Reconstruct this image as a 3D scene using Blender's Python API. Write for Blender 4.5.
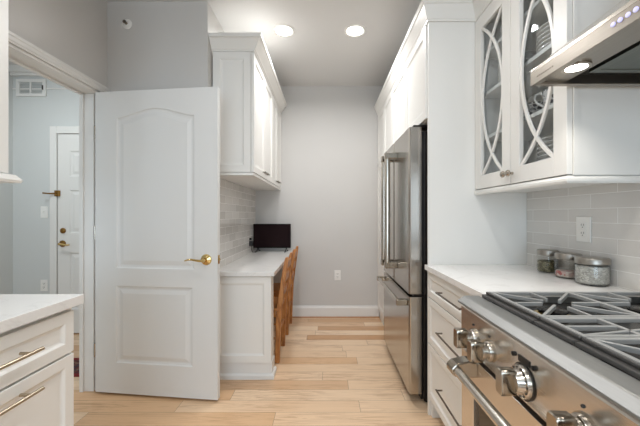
import bpy, bmesh, math, random
from mathutils import Vector, Matrix
from mathutils.geometry import tessellate_polygon
random.seed(7)
SC = bpy.context.scene
COL = SC.collection
for o in list(bpy.data.objects):
    bpy.data.objects.remove(o)

# ------------------------------------------------------------------ camera, world, exposure
CAMH = 1.215
cam_d = bpy.data.cameras.new('camera')
cam = bpy.data.objects.new('camera', cam_d); COL.objects.link(cam)
cam.location = (0, 0, CAMH)
cam.rotation_euler = (math.pi / 2, 0, 0)
cam_d.sensor_width = 36; cam_d.lens = 18.0            # 320 px focal length at 640 px
cam_d.shift_x = -6 / 640; cam_d.shift_y = 2 / 640
cam_d.clip_start = 0.02
SC.camera = cam
SC.view_settings.view_transform = 'Standard'
SC.view_settings.look = 'None'
SC.view_settings.gamma = 1.0
SC.view_settings.exposure = 0.16
SC.view_settings.use_curve_mapping = False
W = bpy.data.worlds.new('world'); SC.world = W
W.use_nodes = True
bg = W.node_tree.nodes['Background']
bg.inputs[0].default_value = (0.62, 0.80, 1.0, 1); bg.inputs[1].default_value = 1.0


def area(name, loc, rot, sx, sy, power, color, shape='RECTANGLE', spread=math.pi):
    d = bpy.data.lights.new(name, 'AREA'); d.shape = shape; d.size = sx
    if shape == 'RECTANGLE': d.size_y = sy
    d.energy = power; d.color = color; d.spread = spread
    o = bpy.data.objects.new(name, d); COL.objects.link(o)
    o.location = loc; o.rotation_euler = rot
    return o

# daylight through the window behind the camera and through the hall window
area('daylight_kitchen', (-0.15, -3.06, 1.40), (math.radians(90), 0, 0), 2.2, 1.9, 62, (0.75, 0.88, 1.0))
area('daylight_hall', (-2.45, -1.06, 1.45), (math.radians(90), 0, 0), 1.1, 1.8, 26, (0.78, 0.90, 1.0))


# ------------------------------------------------------------------ materials
def lin(c):
    r = []
    for v in c[:3]:
        v = v / 255.0
        r.append(v / 12.92 if v <= 0.04045 else ((v + 0.055) / 1.055) ** 2.4)
    return tuple(r) + (1.0,)


class G:
    """small node-graph helper"""
    def __init__(s, name):
        s.m = bpy.data.materials.new(name); s.m.use_nodes = True
        s.t = s.m.node_tree; s.p = s.t.nodes['Principled BSDF']; s.out = s.t.nodes['Material Output']
        s._co = None
    def n(s, typ, **kw):
        nd = s.t.nodes.new(typ)
        for k, v in kw.items(): setattr(nd, k, v)
        return nd
    def l(s, a, b): s.t.links.new(a, b)
    def put(s, v, sock):
        if isinstance(v, bpy.types.NodeSocket): s.l(v, sock)
        else: sock.default_value = v
    def math(s, op, a, b=0.0, c=0.0):
        nd = s.n('ShaderNodeMath', operation=op)
        s.put(a, nd.inputs[0]); s.put(b, nd.inputs[1]); s.put(c, nd.inputs[2])
        return nd.outputs[0]
    def co(s):
        if s._co is None: s._co = s.n('ShaderNodeTexCoord').outputs['Object']
        return s._co
    def sep(s, v):
        nd = s.n('ShaderNodeSeparateXYZ'); s.l(v, nd.inputs[0]); return nd.outputs
    def comb(s, x, y, z):
        nd = s.n('ShaderNodeCombineXYZ')
        for i, v in enumerate((x, y, z)): s.put(v, nd.inputs[i])
        return nd.outputs[0]
    def scale(s, v, sc):
        nd = s.n('ShaderNodeVectorMath', operation='MULTIPLY'); s.l(v, nd.inputs[0]); nd.inputs[1].default_value = sc
        return nd.outputs[0]
    def noise(s, vec, scale=5, detail=3, rough=0.5, dist=0.0):
        nd = s.n('ShaderNodeTexNoise'); s.l(vec, nd.inputs['Vector'])
        nd.inputs['Scale'].default_value = scale; nd.inputs['Detail'].default_value = detail
        nd.inputs['Roughness'].default_value = rough; nd.inputs['Distortion'].default_value = dist
        return nd.outputs[0]
    def mix(s, f, a, b):
        nd = s.n('ShaderNodeMix', data_type='RGBA'); s.put(f, nd.inputs[0]); s.put(a, nd.inputs[6]); s.put(b, nd.inputs[7])
        return nd.outputs[2]
    def ramp(s, f, stops):
        nd = s.n('ShaderNodeValToRGB'); s.put(f, nd.inputs[0]); e = nd.color_ramp.elements
        while len(e) < len(stops): e.new(0.5)
        for i, (p, c) in enumerate(stops): e[i].position = p; e[i].color = c
        return nd.outputs[0]
    def bump(s, h, strength=0.1, dist=0.002):
        nd = s.n('ShaderNodeBump'); s.put(h, nd.inputs['Height'])
        nd.inputs['Strength'].default_value = strength; nd.inputs['Distance'].default_value = dist
        s.l(nd.outputs[0], s.p.inputs['Normal'])
    def set(s, **kw):
        for k, v in kw.items(): s.put(v, s.p.inputs[k.replace('_', ' ')])
        return s.m


def paint(name, c, rough=0.45, var=0.03, bump=0.03, nscale=60):
    g = G(name); a = lin(c); b = tuple(x * (1 - var) for x in a[:3]) + (1,)
    g.set(Base_Color=g.mix(g.noise(g.co(), 3.0, 2), a, b), Roughness=rough)
    g.bump(g.noise(g.co(), nscale, 3), bump, 0.001)
    return g.m


def metal(name, c, rough, stretch=(1, 60, 60), var=0.10, bump=0.0):
    g = G(name); a = lin(c)
    nz = g.noise(g.scale(g.co(), stretch), 6, 3)
    g.set(Base_Color=g.mix(nz, a, tuple(x * (1 - var) for x in a[:3]) + (1,)), Metallic=1.0,
          Roughness=g.math('MULTIPLY_ADD', nz, 0.14, rough - 0.07))
    if bump: g.bump(nz, bump, 0.0005)
    return g.m


M = {}
M['wall'] = paint('wall_paint', (207, 204, 200), 0.6, 0.02, 0.06, 220)
M['hallwall'] = paint('hall_wall_paint', (212, 214, 212), 0.6, 0.02, 0.06, 220)
M['ceiling'] = paint('ceiling_paint', (220, 219, 217), 0.7, 0.02, 0.05, 200)
M['trim'] = paint('trim_paint', (232, 230, 226), 0.35, 0.02, 0.02)
M['cab'] = paint('cabinet_paint', (238, 236, 231), 0.33, 0.02, 0.02)
M['cabin'] = paint('cabinet_interior', (190, 194, 192), 0.5, 0.02, 0.02)
M['door'] = paint('door_paint', (226, 226, 224), 0.36, 0.02, 0.04, 90)
M['plastic'] = paint('white_plastic', (240, 238, 233), 0.3, 0.01, 0.0)
M['slot'] = paint('dark_slot', (60, 56, 52), 0.5, 0.1, 0.0)
M['ceramic'] = paint('white_ceramic', (232, 230, 226), 0.15, 0.02, 0.0)
M['black'] = paint('black_plastic', (22, 18, 17), 0.35, 0.2, 0.02)
M['blackmetal'] = paint('black_steel', (30, 26, 24), 0.35, 0.2, 0.03)
M['screen'] = paint('dark_screen', (26, 8, 10), 0.6, 0.1, 0.0)
M['tvcase'] = paint('television_case', (14, 9, 9), 0.5, 0.1, 0.0)
for k_ in ('screen', 'tvcase'): M[k_].node_tree.nodes['Principled BSDF'].inputs['Specular IOR Level'].default_value = 0.12
M['steel'] = metal('brushed_steel', (196, 190, 182), 0.24, (1.5, 1.5, 90))
M['steelv'] = metal('brushed_steel_door', (186, 181, 174), 0.2, (2, 2, 60), 0.08)
M['steelh'] = metal('brushed_steel_level', (224, 216, 207), 0.24, (60, 1.5, 60), 0.1)
M['steeldeck'] = metal('satin_steel_deck', (158, 158, 156), 0.48, (60, 1.5, 60), 0.06)
M['handle'] = metal('satin_handle', (205, 199, 190), 0.22, (40, 3, 3), 0.05)
M['nickel'] = metal('brushed_nickel', (176, 168, 156), 0.17, (40, 40, 4), 0.1)
M['pull'] = metal('dark_nickel_pull', (128, 120, 110), 0.3, (40, 40, 4), 0.1)
M['foil'] = metal('satin_nickel_pull', (186, 172, 152), 0.3, (3, 3, 3), 0.04)
M['brass'] = metal('polished_brass', (224, 194, 130), 0.12, (20, 20, 20), 0.1)
M['oldbrass'] = metal('aged_brass', (150, 112, 62), 0.28, (20, 20, 20), 0.2)
M['lidsteel'] = metal('lid_steel', (168, 162, 154), 0.32, (4, 4, 120), 0.2)
M['iron'] = paint('lit_cast_iron', (152, 152, 150), 0.32, 0.2, 0.08, 300)  # black grate iron lightened; light on the bars is put into the colour
M['hoodsteel'] = metal('hood_steel', (172, 164, 154), 0.33, (60, 1.5, 60), 0.14)
M['rail'] = paint('shaded_cast_iron_rail', (70, 68, 66), 0.3, 0.2, 0.05, 200)  # darker copy of the iron, painting in the shade on the front rail
M['irondark'] = paint('black_enamel', (26, 24, 23), 0.22, 0.2, 0.02)
M['baffle'] = metal('hood_filter_steel', (122, 126, 120), 0.38, (60, 2, 60), 0.06)


def m_floor():
    g = G('oak_planks'); x, y, z = g.sep(g.co())
    rw, ln = 0.127, 1.15
    row = g.math('FLOOR', g.math('DIVIDE', g.math('ADD', y, 20.0), rw))
    wn = g.n('ShaderNodeTexWhiteNoise', noise_dimensions='1D'); g.l(row, wn.inputs['W'])
    u = g.math('ADD', g.math('ADD', x, 30.0), g.math('MULTIPLY', wn.outputs[0], 5.0))
    cell = g.math('FLOOR', g.math('DIVIDE', u, ln))
    w2 = g.n('ShaderNodeTexWhiteNoise', noise_dimensions='2D'); g.l(g.comb(row, cell, 0.0), w2.inputs['Vector'])
    fy = g.math('FRACT', g.math('DIVIDE', g.math('ADD', y, 20.0), rw))
    fx = g.math('FRACT', g.math('DIVIDE', u, ln))
    ey = g.math('MULTIPLY', g.math('MINIMUM', fy, g.math('SUBTRACT', 1.0, fy)), rw)
    ex = g.math('MULTIPLY', g.math('MINIMUM', fx, g.math('SUBTRACT', 1.0, fx)), ln)
    gap = g.math('LESS_THAN', g.math('MINIMUM', ex, ey), 0.0011)
    shift = g.math('MULTIPLY', w2.outputs[0], 37.0)
    v = g.comb(g.math('ADD', g.math('MULTIPLY', u, 0.9), shift), g.math('MULTIPLY', y, 16.0), shift)
    grain = g.noise(v, 2.6, 6, 0.66, 2.2)
    fine = g.noise(g.comb(g.math('MULTIPLY', u, 3.0), g.math('MULTIPLY', y, 120.0), shift), 2.0, 3, 0.6)
    base = g.ramp(w2.outputs[0], [(0.0, lin((206, 160, 116))), (0.3, lin((234, 203, 168))), (0.65, lin((246, 219, 187))), (1.0, lin((214, 168, 120)))])
    dark = g.mix(0.62, base, lin((158, 110, 70)))
    streak = g.ramp(grain, [(0.46, (0, 0, 0, 1)), (0.60, (1, 1, 1, 1))])
    mask = g.noise(g.comb(g.math('ADD', g.math('MULTIPLY', u, 1.4), shift), g.math('MULTIPLY', y, 5.0), shift), 1.3, 2)
    mask = g.ramp(mask, [(0.42, (0.12, 0.12, 0.12, 1)), (0.62, (1, 1, 1, 1))])
    c = g.mix(g.math('MULTIPLY', g.math('MULTIPLY', streak, mask), 0.9), base, dark)
    c = g.mix(g.math('MULTIPLY', fine, 0.22), c, dark)
    c = g.mix(g.math('MULTIPLY', gap, 0.7), c, lin((92, 60, 38)))
    g.set(Base_Color=c, Roughness=g.math('MULTIPLY_ADD', grain, 0.12, 0.24))
    g.bump(g.math('SUBTRACT', g.math('MULTIPLY', fine, 0.15), gap), 0.25, 0.0008)
    return g.m
M['floor'] = m_floor()


def m_tile(name, u0, v0, c1=(212, 208, 203), c2=(222, 219, 214), bw=0.273):
    g = G(name); x, y, z = g.sep(g.co())
    b = g.n('ShaderNodeTexBrick'); b.offset = 0.5; b.offset_frequency = 2
    g.l(g.comb(g.math('ADD', y, 27.3 - u0), g.math('ADD', z, 6.55 - v0), 0.0), b.inputs['Vector'])
    b.inputs['Scale'].default_value = 1.0; b.inputs['Brick Width'].default_value = bw
    b.inputs['Row Height'].default_value = 0.0655; b.inputs['Mortar Size'].default_value = 0.0014
    b.inputs['Mortar Smooth'].default_value = 0.3
    b.inputs['Color1'].default_value = lin(c1); b.inputs['Color2'].default_value = lin(c2)
    b.inputs['Mortar'].default_value = lin((244, 243, 240))
    wav = g.noise(g.co(), 9, 2)
    g.set(Base_Color=b.outputs[0], Roughness=g.math('MULTIPLY_ADD', b.outputs[1], 0.5, 0.09))
    g.bump(g.math('SUBTRACT', g.math('MULTIPLY', wav, 0.9), b.outputs[1]), 0.35, 0.0014)
    return g.m
M['tile'] = m_tile('glazed_subway_tile', 1.472, 0.9177)
M['tile2'] = m_tile('glazed_subway_tile_desk', 1.472, 0.787, (200, 196, 191), (224, 221, 216), 0.2)  # wider tile-to-tile tone stands in for uneven glossy reflections


def m_quartz():
    g = G('white_quartz'); n1 = g.noise(g.co(), 2.6, 5, 0.6, 1.6)
    vein = g.math('SUBTRACT', 1.0, g.math('MINIMUM', g.math('MULTIPLY', g.math('ABSOLUTE', g.math('SUBTRACT', n1, 0.5)), 40.0), 1.0))
    c = g.mix(g.math('MULTIPLY', vein, 0.14), lin((238, 236, 233)), lin((176, 172, 168)))
    g.set(Base_Color=c, Roughness=0.16)
    return g.m
M['quartz'] = m_quartz()


def m_wood():
    g = G('honey_pine'); nz = g.noise(g.scale(g.co(), (9, 9, 1.2)), 5, 5, 0.6, 1.0)
    g.set(Base_Color=g.ramp(nz, [(0.3, lin((136, 80, 38))), (0.55, lin((192, 128, 70))), (0.75, lin((216, 158, 98)))]), Roughness=0.4)
    g.bump(nz, 0.1, 0.001)
    return g.m
M['pine'] = m_wood()


def m_glass(name, tint=(0.95, 0.97, 0.98, 1), ior=1.5):
    g = G(name); tr = g.n('ShaderNodeBsdfTransparent'); gl = g.n('ShaderNodeBsdfGlossy'); mx = g.n('ShaderNodeMixShader')
    lw = g.n('ShaderNodeLayerWeight'); lw.inputs[0].default_value = 0.5
    f0 = ((ior - 1) / (ior + 1)) ** 2
    fr = g.math('MULTIPLY_ADD', g.math('POWER', lw.outputs['Facing'], 5.0), 1 - f0, f0)
    nz = g.noise(g.co(), 4, 2)
    g.l(g.mix(nz, tint, tuple(t * 0.97 for t in tint[:3]) + (1,)), tr.inputs[0]); gl.inputs['Roughness'].default_value = 0.02
    g.l(fr, mx.inputs[0]); g.l(tr.outputs[0], mx.inputs[1]); g.l(gl.outputs[0], mx.inputs[2])
    g.l(mx.outputs[0], g.out.inputs[0])
    return g.m
M['glass'] = m_glass('clear_glass')
M['jarglass'] = m_glass('jar_glass', (0.95, 0.95, 0.94, 1), 1.45)


def m_emit(name, c, s):
    g = G(name); g.set(Base_Color=c, Emission_Color=c, Emission_Strength=s); return g.m
M['lamp'] = m_emit('lamp_lens', (1.0, 0.95, 0.88, 1), 9.0)
M['led'] = m_emit('led_button', (0.62, 0.6, 0.9, 1), 0.45)


def m_cells(name, cols, scale=60, rough=0.6, stretch=(1, 1, 1)):
    g = G(name); v = g.n('ShaderNodeTexVoronoi'); g.l(g.scale(g.co(), stretch), v.inputs['Vector']); v.inputs['Scale'].default_value = scale
    sx = g.n('ShaderNodeSeparateColor'); g.l(v.outputs['Color'], sx.inputs[0])
    k = len(cols)
    g.set(Base_Color=g.ramp(sx.outputs[0], [((i + 0.5) / k, lin(c)) for i, c in enumerate(cols)]), Roughness=rough)
    g.bump(v.outputs['Distance'], 0.8, 0.004)
    return g.m
M['herb'] = m_cells('dried_leaves', [(78, 74, 50), (128, 122, 88), (176, 170, 140), (96, 90, 66)], 170, 0.8, (1, 1, 1.8))
M['candy'] = m_cells('red_white_sweets', [(226, 220, 212), (232, 228, 222), (176, 44, 46), (226, 214, 206)], 55, 0.3)
M['pebble'] = m_cells('pale_pebbles', [(176, 175, 170), (200, 199, 194), (156, 155, 150), (214, 212, 208)], 130, 0.4, (1, 1, 1.4))
M['rug'] = m_cells('rug_pile', [(72, 34, 36), (44, 42, 58), (120, 92, 76), (86, 30, 32)], 34, 0.95)
M['rugred'] = paint('rug_border', (128, 34, 36), 0.95, 0.2, 0.3, 300)


def m_pattern():
    g = G('black_white_pattern'); v = g.n('ShaderNodeTexVoronoi'); v.feature = 'DISTANCE_TO_EDGE'
    g.l(g.co(), v.inputs['Vector']); v.inputs['Scale'].default_value = 55
    g.set(Base_Color=g.ramp(v.outputs[0], [(0.09, lin((222, 220, 218))), (0.16, lin((48, 46, 58)))]), Roughness=0.2)
    return g.m
M['pattern'] = m_pattern()


# ------------------------------------------------------------------ mesh helpers
class MB:
    def __init__(s): s.b = bmesh.new()
    def v(s, p): return s.b.verts.new(p)
    def box(s, x0, x1, y0, y1, z0, z1):
        if x0 > x1: x0, x1 = x1, x0
        if y0 > y1: y0, y1 = y1, y0
        if z0 > z1: z0, z1 = z1, z0
        v = [s.v((x, y, z)) for x in (x0, x1) for y in (y0, y1) for z in (z0, z1)]
        for f in ((0, 1, 3, 2), (4, 6, 7, 5), (0, 4, 5, 1), (2, 3, 7, 6), (0, 2, 6, 4), (1, 5, 7, 3)):
            s.b.faces.new([v[i] for i in f])
        return s
    def loft(s, loops, cap0=True, cap1=True):
        R = [[s.v(p) for p in L] for L in loops]
        n = len(R[0])
        for a, b in zip(R, R[1:]):
            for i in range(n):
                j = (i + 1) % n
                s.b.faces.new((a[i], a[j], b[j], b[i]))
        if cap0: s.b.faces.new(R[0][::-1])
        if cap1: s.b.faces.new(R[-1])
        return s
    def prism(s, poly, f0, f1):
        """poly of 2-D points; f0/f1 map a 2-D point to the two end positions"""
        return s.loft([[f0(*p) for p in poly], [f1(*p) for p in poly]])
    def lathe(s, prof, o, axis=(0, 0, 1), seg=32, cap=True):
        """prof = [(radius, distance along axis)]"""
        a = Vector(axis).normalized(); t = Vector((1, 0, 0)) if abs(a.x) < 0.9 else Vector((0, 1, 0))
        u = (t - a * t.dot(a)).normalized(); w = a.cross(u); o = Vector(o)
        loops = [[o + a * d + (u * math.cos(2 * math.pi * i / seg) + w * math.sin(2 * math.pi * i / seg)) * max(r, 1e-5) for i in range(seg)] for r, d in prof]
        return s.loft(loops, cap, cap)
    def tube(s, pts, r, seg=12, flat=None):
        pts = [Vector(p) for p in pts]; n = len(pts); loops = []
        rr = r if isinstance(r, (list, tuple)) else [r] * n
        ref = None
        for i, p in enumerate(pts):
            d = (pts[min(i + 1, n - 1)] - pts[max(i - 1, 0)]).normalized()
            if ref is None:
                ref = Vector((0, 0, 1)) if abs(d.z) < 0.9 else Vector((1, 0, 0))
            u = (ref - d * ref.dot(d)).normalized(); w = d.cross(u); ref = u
            fu, fw = flat or (1, 1)
            loops.append([p + u * math.cos(2 * math.pi * k / seg) * rr[i] * fu + w * math.sin(2 * math.pi * k / seg) * rr[i] * fw for k in range(seg)])
        return s.loft(loops)
    def front(s, P, u0, u1, v0, v1, prof, back):
        """panelled board: P(u,v,d) maps to 3-D, prof = [(inset, depth)], back = depth of the rear face"""
        def L(i, d): return [P(u0 + i, v0 + i, d), P(u1 - i, v0 + i, d), P(u1 - i, v1 - i, d), P(u0 + i, v1 - i, d)]
        return s.loft([L(0, back)] + [L(i, d) for i, d in prof])
    def sweep(s, path, prof, side=1):
        """path: open list of (x,y); prof: closed list of (outward, z)"""
        P = [Vector(p) for p in path]; loops = []
        for i, p in enumerate(P):
            ds = []
            if i > 0: ds.append((P[i] - P[i - 1]).normalized())
            if i < len(P) - 1: ds.append((P[i + 1] - P[i]).normalized())
            ns = [Vector((d.y, -d.x)) * side for d in ds]
            if len(ns) == 1: m = ns[0]
            else:
                m = ns[0] + ns[1]; m = m / max(m.dot(ns[0]), 1e-4)
            loops.append([(p.x + m.x * o, p.y + m.y * o, z) for o, z in prof])
        return s.loft(loops)
    def xf(s, mat): bmesh.ops.transform(s.b, matrix=mat, verts=s.b.verts); return s


def link(name, mb, mat, parent=None, bevel=0.0, smooth=False, world=True, seg=2, angle=35):
    me = bpy.data.meshes.new(name)
    if parent is not None and world:
        bmesh.ops.translate(mb.b, verts=mb.b.verts, vec=-abs_loc(parent))
    bmesh.ops.recalc_face_normals(mb.b, faces=mb.b.faces)
    mb.b.to_mesh(me); mb.b.free()
    o = bpy.data.objects.new(name, me); COL.objects.link(o)
    me.materials.append(M[mat] if isinstance(mat, str) else mat)
    if parent is not None: o.parent = parent
    if smooth:
        for p in me.polygons: p.use_smooth = True
        try:
            me.set_sharp_from_angle(angle=math.radians(angle))
        except Exception: pass
    if bevel:
        b = o.modifiers.new('bevel', 'BEVEL'); b.width = bevel; b.segments = seg; b.limit_method = 'ANGLE'; b.angle_limit = math.radians(30)
        b.harden_normals = False
    return o


def abs_loc(o):
    v = Vector((0, 0, 0))
    while o is not None:
        v += Vector(o.location); o = o.parent
    return v


def tag(o, label=None, cat=None, group=None, kind=None):
    if label: o['label'] = label
    if cat: o['category'] = cat
    if group: o['group'] = group
    if kind: o['kind'] = kind
    return o


def thing(name, loc, label, cat, group=None, kind=None):
    o = bpy.data.objects.new(name, None); COL.objects.link(o); o.location = loc
    o.empty_display_size = 0.05
    return tag(o, label, cat, group, kind)


def struct(name, mb, mat, bevel=0.0, parent=None):
    o = link(name, mb, mat, parent, bevel)
    if parent is None: o['kind'] = 'structure'
    return o


# ------------------------------------------------------------------ room shell
CEIL = 2.743
XR, YB = 1.225, 3.80            # right wall, back wall
XL = -1.565                     # doorway wall face
XA = -0.847                     # desk alcove wall face
YF = 2.29                       # wall that faces the camera beside the door
HX0, HY = -3.23, 3.30           # hall left wall, hall end wall
XH = -1.695                     # hall side of the doorway wall
DY0, DY1, DZ = 1.31, 2.22, 2.066

struct('floor', MB().box(-3.35, 1.345, -3.12, 3.92, -0.06, 0.0), 'floor')
struct('ceiling', MB().box(-3.35, 1.345, -3.12, 3.92, CEIL, CEIL + 0.06), 'ceiling')
struct('wall_back', MB().box(XA, 1.345, YB, 3.92, 0, CEIL), 'wall')
struct('wall_right', MB().box(XR, 1.345, -3.0, YB, 0, CEIL), 'wall')
wl = MB().box(XH, XL, -3.0, DY0, 0, CEIL).box(XH, XL, DY0, DY1, DZ, CEIL).box(XH, XL, DY1, YF, 0, CEIL)
struct('wall_left', wl, 'wall')
struct('wall_alcove', MB().box(XH, XA, YF, 3.92, 0, CEIL), 'wall')
wf = MB().box(XH, 1.345, -3.12, -3.0, 0, 0.45).box(XH, 1.345, -3.12, -3.0, 2.35, CEIL)
wf.box(XH, -1.25, -3.12, -3.0, 0.45, 2.35).box(0.95, 1.345, -3.12, -3.0, 0.45, 2.35)
struct('wall_front', wf, 'wall')
struct('wall_hall_back', MB().box(-3.35, XH, HY, 3.92, 0, CEIL), 'hallwall')
struct('wall_hall_left', MB().box(-3.35, HX0, -1.0, HY, 0, CEIL), 'hallwall')
wh = MB().box(-3.35, XH, -1.12, -1.0, 0, 0.55).box(-3.35, XH, -1.12, -1.0, 2.35, CEIL)
wh.box(-3.35, -3.0, -1.12, -1.0, 0.55, 2.35).box(-1.9, XH, -1.12, -1.0, 0.55, 2.35)
struct('wall_hall_front', wh, 'hallwall')


def window(name, x0, x1, z0, z1, y):
    f = MB(); t = 0.05
    f.box(x0, x0 + t, y - 0.06, y, z0, z1).box(x1 - t, x1, y - 0.06, y, z0, z1)
    f.box(x0 + t, x1 - t, y - 0.06, y, z0, z0 + t).box(x0 + t, x1 - t, y - 0.06, y, z1 - t, z1)
    f.box((x0 + x1) / 2 - 0.02, (x0 + x1) / 2 + 0.02, y - 0.05, y - 0.01, z0 + t, z1 - t)
    w = struct(name, f, 'trim', 0.003)
    link('pane', MB().box(x0 + t, x1 - t, y - 0.034, y - 0.028, z0 + t, z1 - t), 'glass', w)
window('window_1', -1.25, 0.95, 0.45, 2.35, -3.0)
window('window_2', -3.0, -1.9, 0.55, 2.35, -1.0)

# glazed tile behind range and counter, and over the desk
struct('wall_right_tiles', MB().box(XR - 0.008, XR, -0.6, 1.94, 0.9, 1.362).box(XR - 0.008, XR, -0.6, 1.19, 1.362, 2.3), 'tile')
struct('wall_alcove_tiles', MB().box(XA, XA + 0.008, YF + 0.03, YB, 0.75, 1.53), 'tile2')
# baseboards and trim
bb = [(0, 0), (0.016, 0), (0.016, 0.115), (0.011, 0.128), (0.009, 0.14), (0, 0.14)]
struct('baseboard_back', MB().sweep([(0.63, YB), (XA + 0.03, YB)], bb, -1), 'trim', 0.0015)
struct('trim_4', MB().sweep([(0.63, YB - 0.0165), (XA + 0.03, YB - 0.0165)], [(0, 0), (0.016, 0), (0.013, 0.010), (0.004, 0.016), (0, 0.016)], -1), paint('shoe_mould', (176, 132, 92), 0.4))
struct('baseboard_hall', MB().box(HX0, -2.80, HY - 0.015, HY, 0, 0.13).box(HX0, HX0 + 0.015, -1.0, HY - 0.015, 0, 0.13), 'trim', 0.002)
# doorway casing, jambs and head (one continuous surround)
c = MB()
c.box(XH + 0.001, XL - 0.036, DY1, DY1 - 0.016, 0, DZ)                      # far jamb
c.box(XH + 0.001, XL - 0.001, DY0, DY0 + 0.016, 0, DZ)                            # near jamb
c.box(XH + 0.001, XL - 0.001, DY0 + 0.016, DY1 - 0.016, DZ - 0.016, DZ)           # head
for (a, b) in ((XH + 0.004, XH + 0.030),):
    c.box(a, b, DY1 - 0.028, DY1 - 0.016, 0, DZ - 0.016); c.box(a, b, DY0 + 0.016, DY0 + 0.028, 0, DZ - 0.016)
    c.box(a, b, DY0 + 0.028, DY1 - 0.028, DZ - 0.028, DZ - 0.016)
cz = [(0.0, 0.0), (0.012, 0.0), (0.012, 0.008), (0.016, 0.012), (0.016, 0.030), (0.020, 0.036), (0.020, 0.050), (0.0, 0.050)]
c.loft([[(XL + d, DY0 - 0.050, DZ + h) for d, h in cz], [(XL + d, YF - 0.001, DZ + h) for d, h in cz]])
c.loft([[(XL + d, DY0 - h, 0) for d, h in cz], [(XL + d, DY0 - h, DZ) for d, h in cz]])
c.box(XL, XL + 0.012, DY1 + 0.014, YF - 0.001, 0, DZ)
c.box(XH - 0.015, XH, DY1, DY1 + 0.066, 0, DZ + 0.066); c.box(XH - 0.015, XH, DY0 - 0.066, DY0, 0, DZ + 0.066)
c.box(XH - 0.015, XH, DY0, DY1, DZ, DZ + 0.066)
struct('trim_1', c, 'trim', 0.0015)
# hall mouldings
struct('trim_2', MB().box(HX0, XH, HY - 0.05, HY, CEIL - 0.07, CEIL).box(HX0, XH, HY - 0.03, HY, CEIL - 0.10, CEIL - 0.07).box(HX0, XH, HY - 0.008, HY, 2.508, 2.524), 'trim', 0.004)


# ------------------------------------------------------------------ doors
def door_panels(mb, w, h, panels, t, stand=0.0):
    """leaf in local x (width), z (height); front face at y=0 looking to -y; panels = list of outline functions f(inset)->[(x,z)]"""
    outer = [(0, 0), (w, 0), (w, h), (0, h)]
    prof = [(0, 0), (0.006, 0.006), (0.016, 0.0085), (0.024, 0.0085), (0.050, 0.0015)]
    holes = [[p for p in f(0)] for f in panels]
    allp = outer + [q for hh in holes for q in hh]
    tris = tessellate_polygon([[Vector((x, z, 0)) for x, z in outer]] + [[Vector((x, z, 0)) for x, z in hh] for hh in holes])
    V = [mb.v((x, 0, z)) for x, z in allp]
    for tr in tris:
        try: mb.b.faces.new([V[i] for i in tr])
        except ValueError: pass
    k = 4
    for f, hh in zip(panels, holes):
        prev = V[k:k + len(hh)]; k += len(hh)
        for i, d in prof[1:]:
            cur = [mb.v((x, d, z)) for x, z in f(i)]
            for a in range(len(cur)):
                b = (a + 1) % len(cur)
                mb.b.faces.new((prev[a], prev[b], cur[b], cur[a]))
            prev = cur
        mb.b.faces.new(prev)
    bk = [mb.v((x, t, z)) for x, z in outer]
    mb.b.faces.new(bk[::-1])
    for a in range(4):
        b = (a + 1) % 4
        mb.b.faces.new((V[a], V[b], bk[b], bk[a]))
    return mb


def rect(x0, x1, z0, z1):
    return lambda i: [(x0 + i, z0 + i), (x1 - i, z0 + i), (x1 - i, z1 - i), (x0 + i, z1 - i)]


def arch(x0, x1, z0, zs, amp):
    def f(i):
        a, b = x0 + i, x1 - i
        top = []
        for k in range(29):
            t = k / 28.0
            top.append((b + (a - b) * t, zs - i + amp * (0.5 - 0.5 * math.cos(2 * math.pi * t)) ** 0.85))
        return [(a, z0 + i), (b, z0 + i)] + top
    return f


DW, DH = 0.868, 2.030
d1 = thing('door_1', (XL + 0.001, 2.170, 0.017), 'open white two-panel door with arched top panel and brass lever', 'door', None, 'structure')
d1.rotation_euler = (0, 0, -math.asin(0.100 / DW))
leaf = door_panels(MB(), DW, DH, [arch(0.156, DW - 0.160, 0.842, 1.852, 0.055), rect(0.152, DW - 0.172, 0.205, 0.722)], 0.035)
link('leaf', leaf, 'door', d1, 0.0, world=False)
hx, hz = 0.792, 0.908
lv = MB().lathe([(0.036, 0), (0.036, 0.003), (0.033, 0.008), (0.022, 0.012), (0.013, 0.016), (0.011, 0.05), (0.010, 0.056)], (hx, 0, hz), (0, -1, 0), 28)
lever_set = link('lever_rose', lv, 'brass', d1, 0, True, world=False)
pts = [(hx + 0.004, -0.05, hz), (hx - 0.02, -0.053, hz - 0.002), (hx - 0.045, -0.053, hz + 0.001), (hx - 0.075, -0.052, hz + 0.006), (hx - 0.10, -0.05, hz + 0.004), (hx - 0.125, -0.046, hz - 0.004)]
link('lever', MB().tube(pts, [0.009, 0.0085, 0.0075, 0.0068, 0.006, 0.0035], 12, (0.9, 0.7)), 'brass', lever_set, 0, True, world=False)
lv = MB().lathe([(0.036, 0), (0.036, 0.003), (0.022, 0.012), (0.013, 0.016), (0.011, 0.04)], (hx, 0.035, hz), (0, 1, 0), 24)
link('lever_rose', lv, 'brass', d1, 0, True, world=False)
lt = MB().box(DW - 0.0005, DW + 0.0015, 0.006, 0.029, hz - 0.029, hz + 0.029).box(DW, DW + 0.009, 0.011, 0.023, hz - 0.008, hz + 0.008)
link('latch_plate', lt, 'brass', d1, 0.001, world=False)
for z in (0.28, 1.08, 1.76):
    hb = MB().lathe([(0.007, 0), (0.007, 0.09)], (-0.006, 0.004, z - 0.045), (0, 0, 1), 12)
    link('hinge', hb, 'nickel', d1, 0, True, world=False)

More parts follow.
